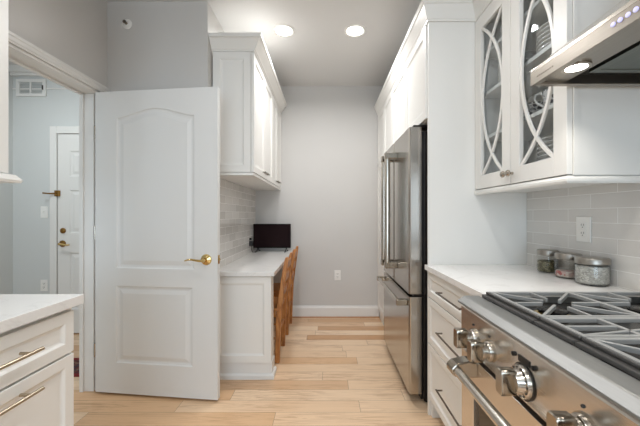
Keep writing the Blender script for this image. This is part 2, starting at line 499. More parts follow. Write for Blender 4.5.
# hall entry door
dw2, dh2 = 0.91, 2.03
x0 = -2.74
d2 = thing('door_2', (x0, HY - 0.030, 0.010), 'white panelled entry door with brass hardware in the hall', 'door', None, 'structure')
pl = []
for (a, b) in ((0.12, 0.40), (0.51, 0.79)):
    pl += [rect(a, b, 0.24, 0.82), rect(a, b, 1.02, 1.46), rect(a, b, 1.60, 1.86)]
link('leaf', door_panels(MB(), dw2, dh2, pl, 0.0295), 'trim', d2, world=False)
cs = MB().box(-0.075, -0.006, -0.012, 0.0295, -0.009, 2.11).box(-0.006, dw2 + 0.02, -0.012, 0.0295, dh2 + 0.006, 2.11).box(dw2 + 0.006, dw2 + 0.075, -0.012, 0.0295, -0.009, 2.11)
link('casing', cs, 'trim', d2, 0.004, world=False)
link('deadbolt', MB().lathe([(0.028, 0), (0.028, 0.008), (0.02, 0.014), (0.008, 0.016)], (0.055, 0, 1.045), (0, -1, 0), 20), 'oldbrass', d2, 0, True, world=False)
lk = link('lever_rose', MB().lathe([(0.034, 0), (0.034, 0.005), (0.02, 0.014), (0.011, 0.018), (0.011, 0.05)], (0.050, 0, 0.912), (0, -1, 0), 20), 'oldbrass', d2, 0, True, world=False)
link('lever', MB().tube([(0.048, -0.048, 0.912), (0.08, -0.05, 0.908), (0.125, -0.05, 0.902), (0.155, -0.048, 0.904)], [0.010, 0.009, 0.008, 0.006], 10), 'brass', lk, 0, True, world=False)
sg = MB().box(-0.02, 0.028, -0.022, 0.0, 1.395, 1.455).tube([(0.0, -0.02, 1.425), (-0.06, -0.034, 1.422), (-0.13, -0.028, 1.428)], 0.008, 10)
link('swing_guard', sg, 'oldbrass', d2, 0.003, world=False)

# ------------------------------------------------------------------ cabinet helpers
PRO = [(0, 0), (0.052, 0), (0.058, 0.006), (0.066, 0.008), (0.070, 0.009)]          # recessed panel profile
PRD = [(0, 0), (0.038, 0), (0.046, 0.007), (0.052, 0.009)]


def face_x(xf, sgn, y0, y1, z0, z1, prof=PRO, t=0.02):
    """front board whose outer face lies at x=xf; sgn=-1: looks towards -x, +1: towards +x"""
    return MB().front(lambda u, v, d: Vector((xf - sgn * d, u, v)), y0, y1, z0, z1, prof, t)


def face_y(yf, x0, x1, z0, z1, prof=PRO, t=0.02):
    return MB().front(lambda u, v, d: Vector((u, yf + d, v)), x0, x1, z0, z1, prof, t)


def bar_pull(parent, p0, p1, out, r=0.0055, mat='pull', name='handle', stand=0.03, inset=0.03):
    """p0,p1 = ends of the bar on the face, out = outward unit vector"""
    p0, p1, out = Vector(p0), Vector(p1), Vector(out); d = (p1 - p0).normalized()
    m = MB().tube([p0 + out * stand, p1 + out * stand], r, 12)
    for q in (p0 + d * inset, p1 - d * inset):
        m.tube([q, q + out * stand], r * 0.9, 10)
    return link(name, m, mat, parent, 0, True)


CROWN = [(0, 0), (0.012, 0), (0.014, 0.010), (0.018, 0.012), (0.022, 0.022), (0.048, 0.078), (0.058, 0.086), (0.060, 0.112), (0, 0.112)]


def crown(name, path, side, z, k=1.0):
    return struct(name, MB().sweep(path, [(o * 0.85, z + h * k) for o, h in CROWN], side), 'cab', 0.0012)


# ------------------------------------------------------------------ left foreground base cabinet and worktop
t = thing('base_cabinet', (-1.24, 0.75, 0), 'white drawer cabinet with two long bar pulls at the left edge', 'cabinet')
link('carcass', MB().box(XL + 0.002, -0.944, 0.30, 1.172, 0.10, 0.884), 'cab', t, 0.001)
link('toe_kick', MB().box(XL + 0.002, -1.01, 0.30, 1.165, 0.0, 0.10), 'cab', t)
link('end_panel', MB().front(lambda u, v, d: Vector((u, 1.190 - d, v)), XL + 0.004, -0.946, 0.10, 0.883, PRO, 0.0178), 'cab', t)
for (z0, z1, zp) in ((0.720, 0.868, 0.797), (0.425, 0.712, 0.672), (0.115, 0.417, 0.375)):
    f = link('drawer_front', face_x(-0.922, 1, 0.305, 1.170, z0, z1, PRD, 0.0215), 'cab', t, 0.0012)
    bar_pull(f, (-0.922, 0.58, zp), (-0.922, 1.005, zp), (1, 0, 0), 0.0056, 'foil', 'handle', 0.034, 0.04)
tag(link('worktop', MB().box(XL + 0.002, -0.906, 0.30, 1.199, 0.8845, 0.919), 'quartz', None, 0.002), 'white quartz worktop on the drawer cabinet at the left edge', 'worktop')
t = thing('wall_cabinet', (-1.37, 0.75, 1.365), 'white wall cabinet at the far left above the foreground worktop', 'cabinet')
link('carcass', MB().box(XL + 0.002, -1.197, 0.30, 1.188, 1.365, 2.40), 'cab', t, 0.001)
for (a, b) in ((0.305, 0.742), (0.746, 1.186)):
    link('door', face_x(-1.176, 1, a, b, 1.370, 2.395, PRO, 0.0205), 'cab', t, 0.0012)
link('light_rail', MB().sweep([(-1.183, 0.30), (-1.183, 1.18), (XL + 0.002, 1.18)], [(0, 1.335), (0.030, 1.335), (0.034, 1.345), (0.020, 1.365), (0, 1.365)], 1), 'cab', t)

# ------------------------------------------------------------------ desk alcove
t = thing('desk_cabinet', (-0.62, 2.41, 0), 'white panelled end cabinet carrying the desk worktop beside the open door', 'cabinet')
link('carcass', MB().box(XA + 0.0105, -0.410, 2.385, 2.50, 0.0, 0.7645), 'cab', t, 0.001)
link('end_panel', face_y(2.366, XA + 0.0105, -0.406, 0.122, 0.760, [(0, 0), (0.052, 0), (0.057, 0.005), (0.067, 0.008)], 0.019), 'cab', t, 0.001)
bs = [(0, 0), (0.014, 0), (0.014, 0.055), (0.008, 0.07), (0, 0.075)]
link('base_moulding', MB().sweep([(XA + 0.0105, 2.384), (-0.4095, 2.384), (-0.4095, 2.50)], [(0, 0), (0.024, 0), (0.024, 0.026), (0.018, 0.034), (0.008, 0.038), (0.008, 0.120), (0, 0.120)], 1), 'trim', t, 0.001)
t = tag(link('desk_worktop', MB().box(XA + 0.009, -0.380, 2.345, YB - 0.001, 0.765, 0.797), 'quartz', None, 0.002), 'white quartz desk worktop in the alcove under the small screen', 'worktop')


def pair_cabinet(x0, x1, y0, y1, z0, z1, face, sgn, label, cat, doors, pulls, end=None, zd0=None):
    t = thing('wall_cabinet', ((x0 + x1) / 2, (y0 + y1) / 2, z0), label, cat)
    link('carcass', MB().box(x0, x1, y0, y1, z0, z1), 'cab', t, 0.0008)
    for (a, b, side) in doors:
        dd = link('door', face_x(face, sgn, a, b, (zd0 or z0 + 0.003), z1 - 0.006, PRO, abs(abs(face) - min(abs(x0), abs(x1))) - 0.0005), 'cab', t, 0.0012)
        if pulls:
            yy = b - 0.060 if side > 0 else a + 0.060
            bar_pull(dd, (face, yy - 0.04, z0 + 0.045), (face, yy + 0.04, z0 + 0.045), (sgn, 0, 0), 0.005, 'pull', 'handle', 0.026, 0.010)
    return t
t = pair_cabinet(XA + 0.0095, -0.554, 2.382, 3.193, 1.530, 2.425, -0.532, 1, 'white wall cabinet over the desk, the unit nearer the camera', 'cabinet', [(2.368, 2.778, 1), (2.782, 3.191, -1)], True)
link('end_panel', face_y(2.364, XA + 0.0095, -0.556, 1.532, 2.423, PRO, 0.0175), 'cab', t, 0.0008)
pair_cabinet(XA + 0.0095, -0.554, 3.195, YB - 0.001, 1.530, 2.425, -0.532, 1, 'white wall cabinet over the desk, the unit against the back wall', 'cabinet', [(3.197, 3.495, 1), (3.499, YB - 0.003, -1)], True)
struct('trim_3', MB().sweep([(XA + 0.001, 2.380), (-0.546, 2.380), (-0.546, YB - 0.001)], [(o * 1.35, 2.4255 + h * 0.9) for o, h in CROWN], 1), 'cab', 0.0012)
struct('trim_5', MB().box(XA + 0.009, -0.536, 2.366, YB - 0.001, 1.508, 1.5295), 'cab', 0.002)

# small television on the desk
t = thing('television', (-0.615, 3.64, 0.797), 'small black flat-screen television standing at the back of the desk', 'television')
xa, xb, z0, z1 = -0.826, -0.402, 0.840, 1.114
sc_ = MB().box(xa, xb, 3.635, 3.665, z0, z1).box(xa + 0.07, xb - 0.07, 3.665, 3.70, z0 + 0.02, z1 - 0.05)
link('housing', sc_, 'tvcase', t, 0.004)
link('screen', MB().box(xa + 0.008, xb - 0.008, 3.6335, 3.637, z0 + 0.014, z1 - 0.008), 'screen', t)
for cx in (xa + 0.05, xb - 0.05):
    link('foot', MB().tube([(cx, 3.65, z0 + 0.003), (cx - 0.005, 3.60, 0.803), (cx - 0.007, 3.565, 0.8025)], 0.0055, 8).tube([(cx, 3.65, z0 + 0.003), (cx + 0.005, 3.70, 0.803), (cx + 0.007, 3.735, 0.8025)], 0.0055, 8), 'black', t, 0, True)
t = thing('power_adapter', (-0.825, 3.52, 0.85), 'black plug adapter and cable on tiled wall left of the small screen', 'adapter')
link('plug', MB().box(XA + 0.008, XA + 0.045, 3.49, 3.54, 0.875, 0.93).box(XA + 0.008, XA + 0.03, 3.50, 3.53, 0.94, 0.965), 'black', t, 0.004)
link('cable', MB().tube([(XA + 0.028, 3.515, 0.878), (XA + 0.03, 3.52, 0.83), (XA + 0.035, 3.535, 0.806), (XA + 0.05, 3.58, 0.801), (XA + 0.06, 3.68, 0.801)], 0.0035, 8), 'black', t, 0, True)


# ------------------------------------------------------------------ ladder-back chairs
def chair(y0, label):
    """back posts at y0 and y0+0.34; seat pushed under the desk towards -x"""
    yc = y0 + 0.17
    t = thing('dining_chair', (-0.58, yc, 0), label, 'chair', 'wooden chairs at the desk')
    for y in (y0, y0 + 0.34):
        prof = [(-0.400, 0.0, 0.019), (-0.392, 0.30, 0.022), (-0.384, 0.45, 0.022), (-0.352, 0.68, 0.019), (-0.324, 0.845, 0.016), (-0.320, 0.868, 0.011)]
        L = []
        for x, z, w in prof:
            L.append([(x - w, y - 0.014, z), (x + w, y - 0.014, z), (x + w, y + 0.014, z), (x - w, y + 0.014, z)])
        link('back_leg', MB().loft(L), 'pine', t, 0.005)
        link('front_leg', MB().loft([[(-0.775 - w, y - w, z), (-0.775 + w, y - w, z), (-0.775 + w, y + w, z), (-0.775 - w, y + w, z)] for z, w in ((0, 0.015), (0.43, 0.019))]), 'pine', t, 0.004)
    link('seat', MB().box(-0.80, -0.378, y0 - 0.018, y0 + 0.358, 0.430, 0.452), 'pine', t, 0.007)
    for (z, x) in ((0.565, -0.368), (0.68, -0.352), (0.795, -0.332)):
        L = []
        for k in range(9):
            q = k / 8; yy = y0 + 0.0145 + (0.311) * q; bow = 0.008 * math.sin(math.pi * q); h = 0.026 + 0.010 * math.sin(math.pi * q)
            L.append([(x + bow - 0.007, yy, z - 0.026), (x + bow + 0.007, yy, z - 0.026), (x + bow + 0.012, yy, z + h), (x + bow - 0.002, yy, z + h)])
        link('back_slat', MB().loft(L), 'pine', t, 0.003)
    for y in (y0, y0 + 0.34):
        link('stretcher', MB().tube([(-0.758, y, 0.20), (-0.42, y, 0.20)], 0.010, 10), 'pine', t, 0, True)
        link('apron', MB().box(-0.757, -0.412, y - 0.008, y + 0.008, 0.375, 0.430), 'pine', t, 0.002)
    link('stretcher', MB().tube([(-0.394, y0 + 0.0145, 0.25), (-0.394, y0 + 0.3255, 0.25)], 0.010, 10), 'pine', t, 0, True)
    return t
chair(2.632, 'brown wooden ladder-back chair pushed under the desk, nearer the camera')
chair(3.245, 'brown wooden ladder-back chair pushed under the desk, nearer the back wall')


# ------------------------------------------------------------------ refrigerator
FX, FY0, FY1 = 0.532, 2.045, 2.957
t = thing('refrigerator', (0.87, 2.5, 0), 'stainless steel french-door refrigerator with bottom freezer drawer', 'refrigerator')
link('case', MB().box(0.628, 1.20, FY0 + 0.008, FY1 - 0.008, 0.025, 1.755), 'blackmetal', t, 0.004)
link('base_grille', MB().box(0.615, 0.63, FY0 + 0.03, FY1 - 0.03, 0.02, 0.066), 'black', t, 0.002)
for (x, y) in ((0.66, FY0 + 0.05), (0.66, FY1 - 0.05), (1.15, FY0 + 0.05), (1.15, FY1 - 0.05)):
    link('foot', MB().lathe([(0.02, 0), (0.018, 0.026)], (x, y, 0), (0, 0, 1), 12), 'black', t)
ym = (FY0 + FY1) / 2


def fridge_front(y0, y1, z0, z1):
    m = MB()
    L = []
    for (yy, xx) in ((y0, 0.612), (y0, FX + 0.012), (y0 + 0.004, FX + 0.004), (y0 + 0.014, FX), (y1 - 0.014, FX), (y1 - 0.004, FX + 0.004), (y1, FX + 0.012), (y1, 0.612)):
        L.append((xx, yy))
    return m.prism(L, lambda x, y: (x, y, z0), lambda x, y: (x, y, z1))
for (a, b, hy, lab) in ((FY0, ym - 0.003, ym - 0.092, 0), (ym + 0.003, FY1, ym + 0.050, 1)):
    dr = link('door', fridge_front(a, b, 0.708, 1.778), 'steelv', t, 0.0015)
    h = MB().tube([(FX - 0.070, hy, 0.825), (FX - 0.070, hy, 1.675)], 0.021, 18, (1, 1))
    hd = link('handle', h, 'handle', dr, 0, True)
    for z in (0.84, 1.66):
        link('handle_bracket', MB().box(FX - 0.092, FX + 0.001, hy - 0.026, hy + 0.026, z - 0.024, z + 0.022), 'nickel', hd, 0.006)
    link('hinge_cover', MB().box(0.565, 0.68, (a + 0.02 if lab == 0 else b - 0.10), (a + 0.10 if lab == 0 else b - 0.02), 1.7785, 1.797), 'black', t, 0.004)
    link('gasket', MB().box(0.612, 0.6275, a + 0.012, b - 0.012, 0.715, 1.75), 'black', t)
fd = link('freezer_drawer', fridge_front(FY0, FY1, 0.070, 0.690), 'steelv', t, 0.0015)
hd = link('handle', MB().tube([(FX - 0.056, FY0 + 0.05, 0.642), (FX - 0.056, FY1 - 0.05, 0.642)], 0.0145, 18), 'handle', fd, 0, True)
for y in (FY0 + 0.065, FY1 - 0.065):
    link('handle_bracket', MB().box(FX - 0.072, FX + 0.001, y - 0.022, y + 0.022, 0.623, 0.661), 'nickel', hd, 0.006)
link('gasket', MB().box(0.612, 0.6275, FY0 + 0.012, FY1 - 0.012, 0.08, 0.685), 'black', t)
link('center_hinge', MB().box(0.560, 0.66, FY0 + 0.002, FY0 + 0.05, 0.6925, 0.7055), 'black', t, 0.002)

# tall cabinetry around the refrigerator
tag(link('tall_end_panel', MB().box(0.622, XR - 0.002, 1.942, 1.962, 0.0, 2.386), 'cab', None, 0.001), 'tall flat white end panel between the refrigerator and counter', 'panel')
pair_cabinet(0.633, XR - 0.002, 1.963, 2.974, 1.806, 2.386, 0.612, -1, 'white wall cabinet directly above the refrigerator', 'cabinet', [(1.968, 2.466, 1), (2.470, 2.972, -1)], False)
t = thing('pantry_cabinet', (0.93, 3.39, 0), 'tall white pantry cabinet between the refrigerator and back wall', 'cabinet')
link('carcass', MB().box(0.633, XR - 0.002, 2.976, YB - 0.002, 0.0, 2.386), 'cab', t, 0.001)
for (a, b) in ((2.978, 3.386), (3.390, YB - 0.004)):
    link('door', face_x(0.612, -1, a, b, 1.806, 2.380, PRO, 0.0205), 'cab', t, 0.0012)
    link('door', face_x(0.612, -1, a, b, 0.11, 1.800, PRO, 0.0205), 'cab', t, 0.0012)
crown('trim_6', [(0.624, YB - 0.001), (0.624, 1.944), (0.915, 1.944), (0.915, 1.198), (XR - 0.001, 1.198)], 1, 2.3865, 1.06)

# ------------------------------------------------------------------ right base cabinet and counter
t = thing('base_cabinet', (0.92, 1.55, 0), 'white three-drawer base cabinet between refrigerator and range', 'cabinet')
link('carcass', MB().box(0.637, XR - 0.010, 1.158, 1.941, 0.115, 0.8845), 'cab', t, 0.001)
link('toe_kick', MB().box(0.70, XR - 0.010, 1.158, 1.941, 0.0, 0.115), 'cab', t)
link('foot', MB().box(0.637, 0.699, 1.916, 1.941, 0.0, 0.1145), 'cab', t, 0.002)
for (z0, z1) in ((0.728, 0.876), (0.454, 0.721), (0.125, 0.447)):
    f = link('drawer_front', face_x(0.615, -1, 1.160, 1.938, z0, z1, PRD, 0.0215), 'cab', t, 0.0012)
    zc = (z0 + z1) / 2
    bar_pull(f, (0.615, 1.40, zc), (0.615, 1.70, zc), (-1, 0, 0), 0.0048, 'pull', 'handle', 0.030, 0.006)
tag(link('worktop', MB().box(0.598, XR - 0.009, 1.156, 1.9415, 0.885, 0.915), 'quartz', None, 0.002), 'white quartz worktop under the glass jars beside the range', 'worktop')

# ------------------------------------------------------------------ glass-front cabinet
GX, GY0, GY1 = 0.903, 1.198, 1.940
gz0, gz1 = 1.365, 2.380
t = thing('glass_cabinet', (1.07, 1.57, gz0), 'white wall cabinet with curved-lattice glass doors beside the range hood', 'cabinet')
cx0, cx1 = 0.926, XR - 0.002
m = MB().box(cx0, cx1, GY0, GY0 + 0.018, gz0, 2.3865).box(cx0, cx1, GY1 - 0.018, GY1, gz0, 2.3865)
m.box(cx0, cx1, GY0 + 0.018, GY1 - 0.018, gz0, gz0 + 0.018).box(cx0, cx1, GY0 + 0.018, GY1 - 0.018, 2.3685, 2.3865)
m.box(cx1 - 0.008, cx1, GY0 + 0.018, GY1 - 0.018, gz0 + 0.018, 2.3685)
link('carcass', m, 'cab', t, 0.0008)
link('end_stile', MB().box(cx0, cx0 + 0.012, GY0 - 0.003, GY0, gz0, 2.3865), 'cab', t)
SH = [1.658, 1.915, 2.150]
for z in SH:
    link('shelf', MB().box(cx0 + 0.012, cx1 - 0.009, GY0 + 0.0185, GY1 - 0.0185, z, z + 0.018), 'cab', t, 0.001)
link('light_rail', MB().sweep([(cx0 - 0.014, GY1), (cx0 - 0.014, GY0 + 0.010), (cx1, GY0 + 0.010)], [(0, 1.335), (0.010, 1.335), (0.014, 1.343), (0.014, 1.352), (0.004, 1.364), (0, 1.364)], 1), 'cab', t)
link('underside', MB().box(cx0 - 0.0135, cx1, GY0 + 0.0105, GY1, 1.350, 1.3645), 'cab', t)


def arc_bar(m, x, yA, yB, za, zb, w=0.0078, d=0.010, n=40):
    """bowed glazing bar whose ends sit at y=yA and whose middle reaches y=yB"""
    loops = []
    H = zb - za; s = abs(yB - yA); R = (H * H / 4 + s * s) / (2 * s); sg = 1 if yB > yA else -1
    th = math.asin(min(1, H / 2 / R))
    for k in range(n + 1):
        a = -th + 2 * th * k / n
        z = (za + zb) / 2 + R * math.sin(a); y = yB - sg * (R - R * math.cos(a))
        ny, nz = sg * math.cos(a), math.sin(a)
        loops.append([(x - d, y - ny * w, z - nz * w), (x - d, y + ny * w, z + nz * w), (x, y + ny * w, z + nz * w), (x, y - ny * w, z - nz * w)])
    m.loft(loops)
for i, (a, b, ks) in enumerate(((GY0 + 0.002, 1.5675, 1), (1.5715, GY1 - 0.002, -1))):
    m = MB(); st = 0.072; T = 0.021
    m.box(GX, GX + T, a, a + st, gz0 + 0.003, gz1).box(GX, GX + T, b - st, b, gz0 + 0.003, gz1)
    m.box(GX, GX + T, a + st, b - st, gz0 + 0.003, gz0 + 0.080).box(GX, GX + T, a + st, b - st, gz1 - 0.080, gz1)
    dr = link('door', m, 'cab', t, 0.0015)
    pa, pb, qa, qb = a + st, b - st, gz0 + 0.080, gz1 - 0.080
    m = MB()
    arc_bar(m, GX + 0.013, pa + 0.004, pb - 0.006, qa + 0.001, qb - 0.001)
    arc_bar(m, GX + 0.0135, pb - 0.004, pa + 0.006, qa + 0.001, qb - 0.001)
    link('glazing_bars', m, 'cab', dr, 0.001)
    tl = 0.022 if ks > 0 else 0.0
    sh = Matrix.Identity(4); sh[0][1] = tl; sh[0][3] = -tl * (pa + pb) / 2       # the nearer pane sits a hair out of true
    link('pane', MB().box(GX + 0.0150, GX + 0.0175, pa - 0.0005, pb + 0.0005, qa - 0.002, qb + 0.002).xf(sh), 'glass', dr)
    ky = (b - 0.020) if ks > 0 else (a + 0.020)
    link('knob', MB().lathe([(0.007, 0), (0.006, 0.012), (0.009, 0.016), (0.0155, 0.021), (0.0165, 0.027), (0.012, 0.033), (0.003, 0.035)], (GX, ky, gz0 + 0.052), (-1, 0, 0), 20), 'nickel', dr, 0, True)


def plate(x, y, z, r, mat, label, group):
    pr = [(0.002, 0.0), (r * 0.62, 0.0), (r * 0.66, 0.003), (r * 0.97, 0.0165), (r, 0.0175), (r, 0.0215), (r * 0.95, 0.0215), (r * 0.62, 0.0068), (0.002, 0.005)]
    o = link('plate', MB().lathe(pr, (0, 0, 0), (0, 0, 1), 28, False), mat, None, 0, True, world=False)
    o.location = (x, y, z)
    return tag(o, label, 'plate', group)


for k in range(9):
    plate(1.070, 1.405, gz0 + 0.0185 + k * 0.0185, 0.122, 'ceramic', 'white plate in the tall stack at the bottom of the glass cabinet', 'white plates stacked at the cabinet bottom')
for k in range(6):
    plate(1.070, 1.410, SH[1] + 0.0185 + k * 0.0185, 0.122, 'ceramic', 'white plate in the upper stack behind the nearer glass door', 'white plates behind the nearer glass door')
for k in range(6):
    plate(1.070, 1.735, SH[1] + 0.0185 + k * 0.0185, 0.122, 'ceramic', 'white plate in the stack behind the farther glass door', 'white plates behind the farther glass door')
for k in range(4):
    plate(1.070, 1.41, SH[2] + 0.0185 + k * 0.0185, 0.118, 'pattern', 'black and white patterned plate on the top shelf, nearer stack', 'patterned plates on the top shelf nearer')
for k in range(4):
    plate(1.070, 1.72, SH[2] + 0.0185 + k * 0.0185, 0.118, 'pattern', 'black and white patterned plate on the top shelf, farther stack', 'patterned plates on the top shelf farther')


def cup(x, y, z, rz, label):
    o = thing('cup', (x, y, z), label, 'cup', 'patterned cups in the glass cabinet')
    o.rotation_euler = (0, 0, rz)
    pr = [(0.002, 0.0), (0.024, 0.0), (0.026, 0.004), (0.036, 0.03), (0.041, 0.085), (0.038, 0.085), (0.033, 0.03), (0.022, 0.007), (0.002, 0.006)]
    link('body', MB().lathe(pr, (0, 0, 0), (0, 0, 1), 24, False), 'pattern', o, 0, True, world=False)
    p = [(0.037, 0, 0.075), (0.052, 0, 0.088), (0.068, 0, 0.084), (0.073, 0, 0.068), (0.064, 0, 0.046), (0.034, 0, 0.022)]
    link('handle', MB().tube(p, 0.0045, 8), 'ceramic', o, 0, True, world=False)
cup(0.998, 1.405, SH[0] + 0.0185, math.radians(128), 'black and white patterned cup with looped white handle behind the nearer glass door')
cup(1.105, 1.470, SH[0] + 0.0185, math.radians(60), 'black and white patterned cup at the back of the shelf, behind another cup')
for (y, lab) in ((1.615, 'dark patterned bowl beside the cups in the glass cabinet'),):
    b = tag(link('bowl', MB().lathe([(0.002, 0), (0.03, 0), (0.033, 0.004), (0.066, 0.09), (0.062, 0.09), (0.030, 0.010), (0.002, 0.008)], (0, 0, 0), (0, 0, 1), 28, False), 'pattern', None, 0, True, world=False), lab, 'bowl')
    b.location = (1.045, y, SH[0] + 0.0185)

# ------------------------------------------------------------------ range hood
HDY0, HDY1 = 0.405, 1.168
hx0, hx1, hzb, hzt = 0.746, XR - 0.0095, 1.684, 1.728
t = thing('range_hood', (1.0, 0.79, hzb), 'stainless steel range hood with lit lamp at the upper right', 'range hood')
m = MB()
m.box(hx0, hx0 + 0.022, HDY0, HDY1, hzb, hzt).box(hx1 - 0.02, hx1, HDY0, HDY1, hzb, hzt)
m.box(hx0 + 0.022, hx1 - 0.02, HDY0, HDY0 + 0.022, hzb, hzt).box(hx0 + 0.022, hx1 - 0.02, HDY1 - 0.022, HDY1, hzb, hzt)
link('canopy_rim', m, 'hoodsteel', t, 0.0012)
ymid = (HDY0 + HDY1) / 2
L0 = [(hx0, HDY0, hzt), (hx1, HDY0, hzt), (hx1, HDY1, hzt), (hx0, HDY1, hzt)]
L1 = [(1.00, ymid - 0.14, hzt + 0.22), (hx1, ymid - 0.14, hzt + 0.22), (hx1, ymid + 0.14, hzt + 0.22), (1.00, ymid + 0.14, hzt + 0.22)]
link('canopy', MB().loft([L0, [(a, b, c_ + 0.012) for a, b, c_ in L0], L1]), 'steelh', t, 0.001)
link('chimney', MB().box(1.0, hx1, ymid - 0.14, ymid + 0.14, hzt + 0.22, CEIL - 0.002), 'steelv', t, 0.001)
# underside: front lamp strip, dark channel and filters
m = MB().box(hx0 + 0.022, hx0 + 0.116, HDY0 + 0.022, HDY1 - 0.022, hzb + 0.010, hzb + 0.018)
link('lamp_panel', m, 'hoodsteel', t)
link('dark_channel', MB().box(hx0 + 0.116, hx1 - 0.02, HDY0 + 0.022, HDY1 - 0.022, hzb + 0.034, hzb + 0.040), 'black', t)
for (a, b) in ((HDY0 + 0.04, ymid - 0.003), (ymid + 0.003, HDY1 - 0.085)):
    link('filter', MB().front(lambda u, v, d: Vector((u, v, hzb + 0.012 + d)), hx0 + 0.142, hx1 - 0.035, a, b, [(0, 0.0), (0.02, 0), (0.022, 0.003)], 0.02), 'baffle', t, 0.001)
for y in (1.03, 0.54):
    xx = 0.806
    lp = link('lamp', MB().lathe([(0.030, -0.004), (0.040, -0.004), (0.040, 0.012), (0.030, 0.012)], (xx, y, hzb + 0.008), (0, 0, 1), 32, False), 'nickel', t, 0, True)
    link('lamp_lens', MB().lathe([(0.0305, 0), (0.0305, 0.004)], (xx, y, hzb + 0.004), (0, 0, 1), 32), 'lamp', lp)
    area('hood_lamp_light', (xx, y, hzb - 0.002), (0, 0, 0), 0.055, 0, 0.8, (1.0, 0.95, 0.88), 'DISK', math.radians(120))
for y in (0.830, 0.810, 0.789, 0.769, 0.748):
    link('button', MB().lathe([(0.0062, 0), (0.0062, 0.003), (0.004, 0.004)], (hx0, y, hzb + 0.025), (-1, 0, 0), 16), 'led', t, 0, True)
# small engraved maker's marks (illegible in the photo) as short dashes
m = MB()
for k in range(8):
    m.box(hx0 - 0.0006, hx0 + 0.001, 1.125 - k * 0.0105, 1.125 - k * 0.0105 + 0.006, hzb + 0.018, hzb + 0.023)
link('engraved_mark', m, 'pull', t)

# ------------------------------------------------------------------ range
RY0, RY1 = 0.405, 1.152
RX = 0.487
t = thing('range', (0.85, 0.78, 0), 'stainless steel gas range with black grates in the right foreground', 'range')
link('body', MB().box(0.53, XR - 0.012, RY0, RY1, 0.11, 0.898), 'steelv', t, 0.001)
for (x, y) in ((0.58, RY0 + 0.06), (0.58, RY1 - 0.06), (1.15, RY0 + 0.06), (1.15, RY1 - 0.06)):
    link('leg', MB().lathe([(0.022, 0), (0.022, 0.02), (0.016, 0.03), (0.016, 0.11)], (x, y, 0), (0, 0, 1), 16), 'nickel', t, 0, True)
m = MB()
bn = [(0.56, 0.8985), (0.489, 0.8985), (0.478, 0.900), (0.4735, 0.904), (0.4745, 0.909), (0.494, 0.9235), (0.500, 0.925), (0.549, 0.925), (0.549, 0.915), (0.56, 0.915)]
m.prism(bn, lambda x, z: (x, RY0, z), lambda x, z: (x, RY1, z))
link('bullnose', m, 'steeldeck', t, 0.001)
link('side_rail', MB().box(0.5605, 1.135, RY1 - 0.020, RY1, 0.8985, 0.925), 'steeldeck', t, 0.001)
link('side_rail', MB().box(0.5605, 1.135, RY0, RY0 + 0.020, 0.8985, 0.925), 'steeldeck', t, 0.001)
link('cooktop', MB().box(0.5605, 1.135, RY0 + 0.0205, RY1 - 0.0205, 0.8985, 0.905), 'irondark', t)
link('backguard', MB().box(1.136, XR - 0.012, RY0, RY1, 0.8985, 0.962), 'steeldeck', t, 0.003)
link('control_panel', MB().prism([(RX, 0.756), (RX, 0.888), (0.494, 0.8978), (0.5295, 0.8978), (0.5295, 0.756)], lambda x, z: (x, RY0, z), lambda x, z: (x, RY1, z)), 'steelh', t, 0.001)
link('panel_gap', MB().box(0.505, 0.5295, RY0 + 0.003, RY1 - 0.003, 0.742, 0.7555), 'black', t)
# oven door with window
dy0, dy1 = RY0 + 0.003, RY1 - 0.003
m = MB().front(lambda u, v, d: Vector((RX + d, u, v)), dy0, dy1, 0.215, 0.741, [(0, 0)], 0.042)
dr = link('oven_door', MB().box(RX, 0.5295, dy1 - 0.092, dy1, 0.215, 0.741).box(RX, 0.5295, dy0, dy0 + 0.092, 0.215, 0.741)
          .box(RX, 0.5295, dy0 + 0.092, dy1 - 0.092, 0.612, 0.741).box(RX, 0.5295, dy0 + 0.092, dy1 - 0.092, 0.215, 0.32), 'steelh', t, 0.0012)
m.b.free()
link('oven_window', MB().box(RX + 0.010, 0.5295, dy0 + 0.0925, dy1 - 0.0925, 0.3205, 0.6115), paint('oven_glass', (40, 28, 22), 0.06, 0.1, 0.0), dr)
hb = link('handle', MB().tube([(0.424, RY0 + 0.085, 0.712), (0.424, RY1 - 0.085, 0.712)], 0.0145, 20), 'handle', dr, 0, True)
for y in (RY0 + 0.100, RY1 - 0.100):
    br = MB().prism([(RX + 0.001, 0.690), (RX + 0.001, 0.738), (0.462, 0.744), (0.418, 0.734), (0.404, 0.720), (0.404, 0.704), (0.418, 0.692)], lambda x, z: (x, y - 0.024, z), lambda x, z: (x, y + 0.024, z))
    link('handle_bracket', br, 'nickel', hb, 0.004)
link('kick_panel', MB().box(0.500, 0.5295, dy0, dy1, 0.115, 0.208), 'steelh', t, 0.001)
# display and its two buttons
ds = link('display', MB().box(RX - 0.0025, RX + 0.002, 0.763, 0.809, 0.848, 0.865), 'black', t, 0.0015)
for y in (0.747, 0.828):
    link('button', MB().lathe([(0.006, 0), (0.006, 0.005), (0.004, 0.006)], (RX, y, 0.857), (-1, 0, 0), 16), 'black', ds, 0, True)


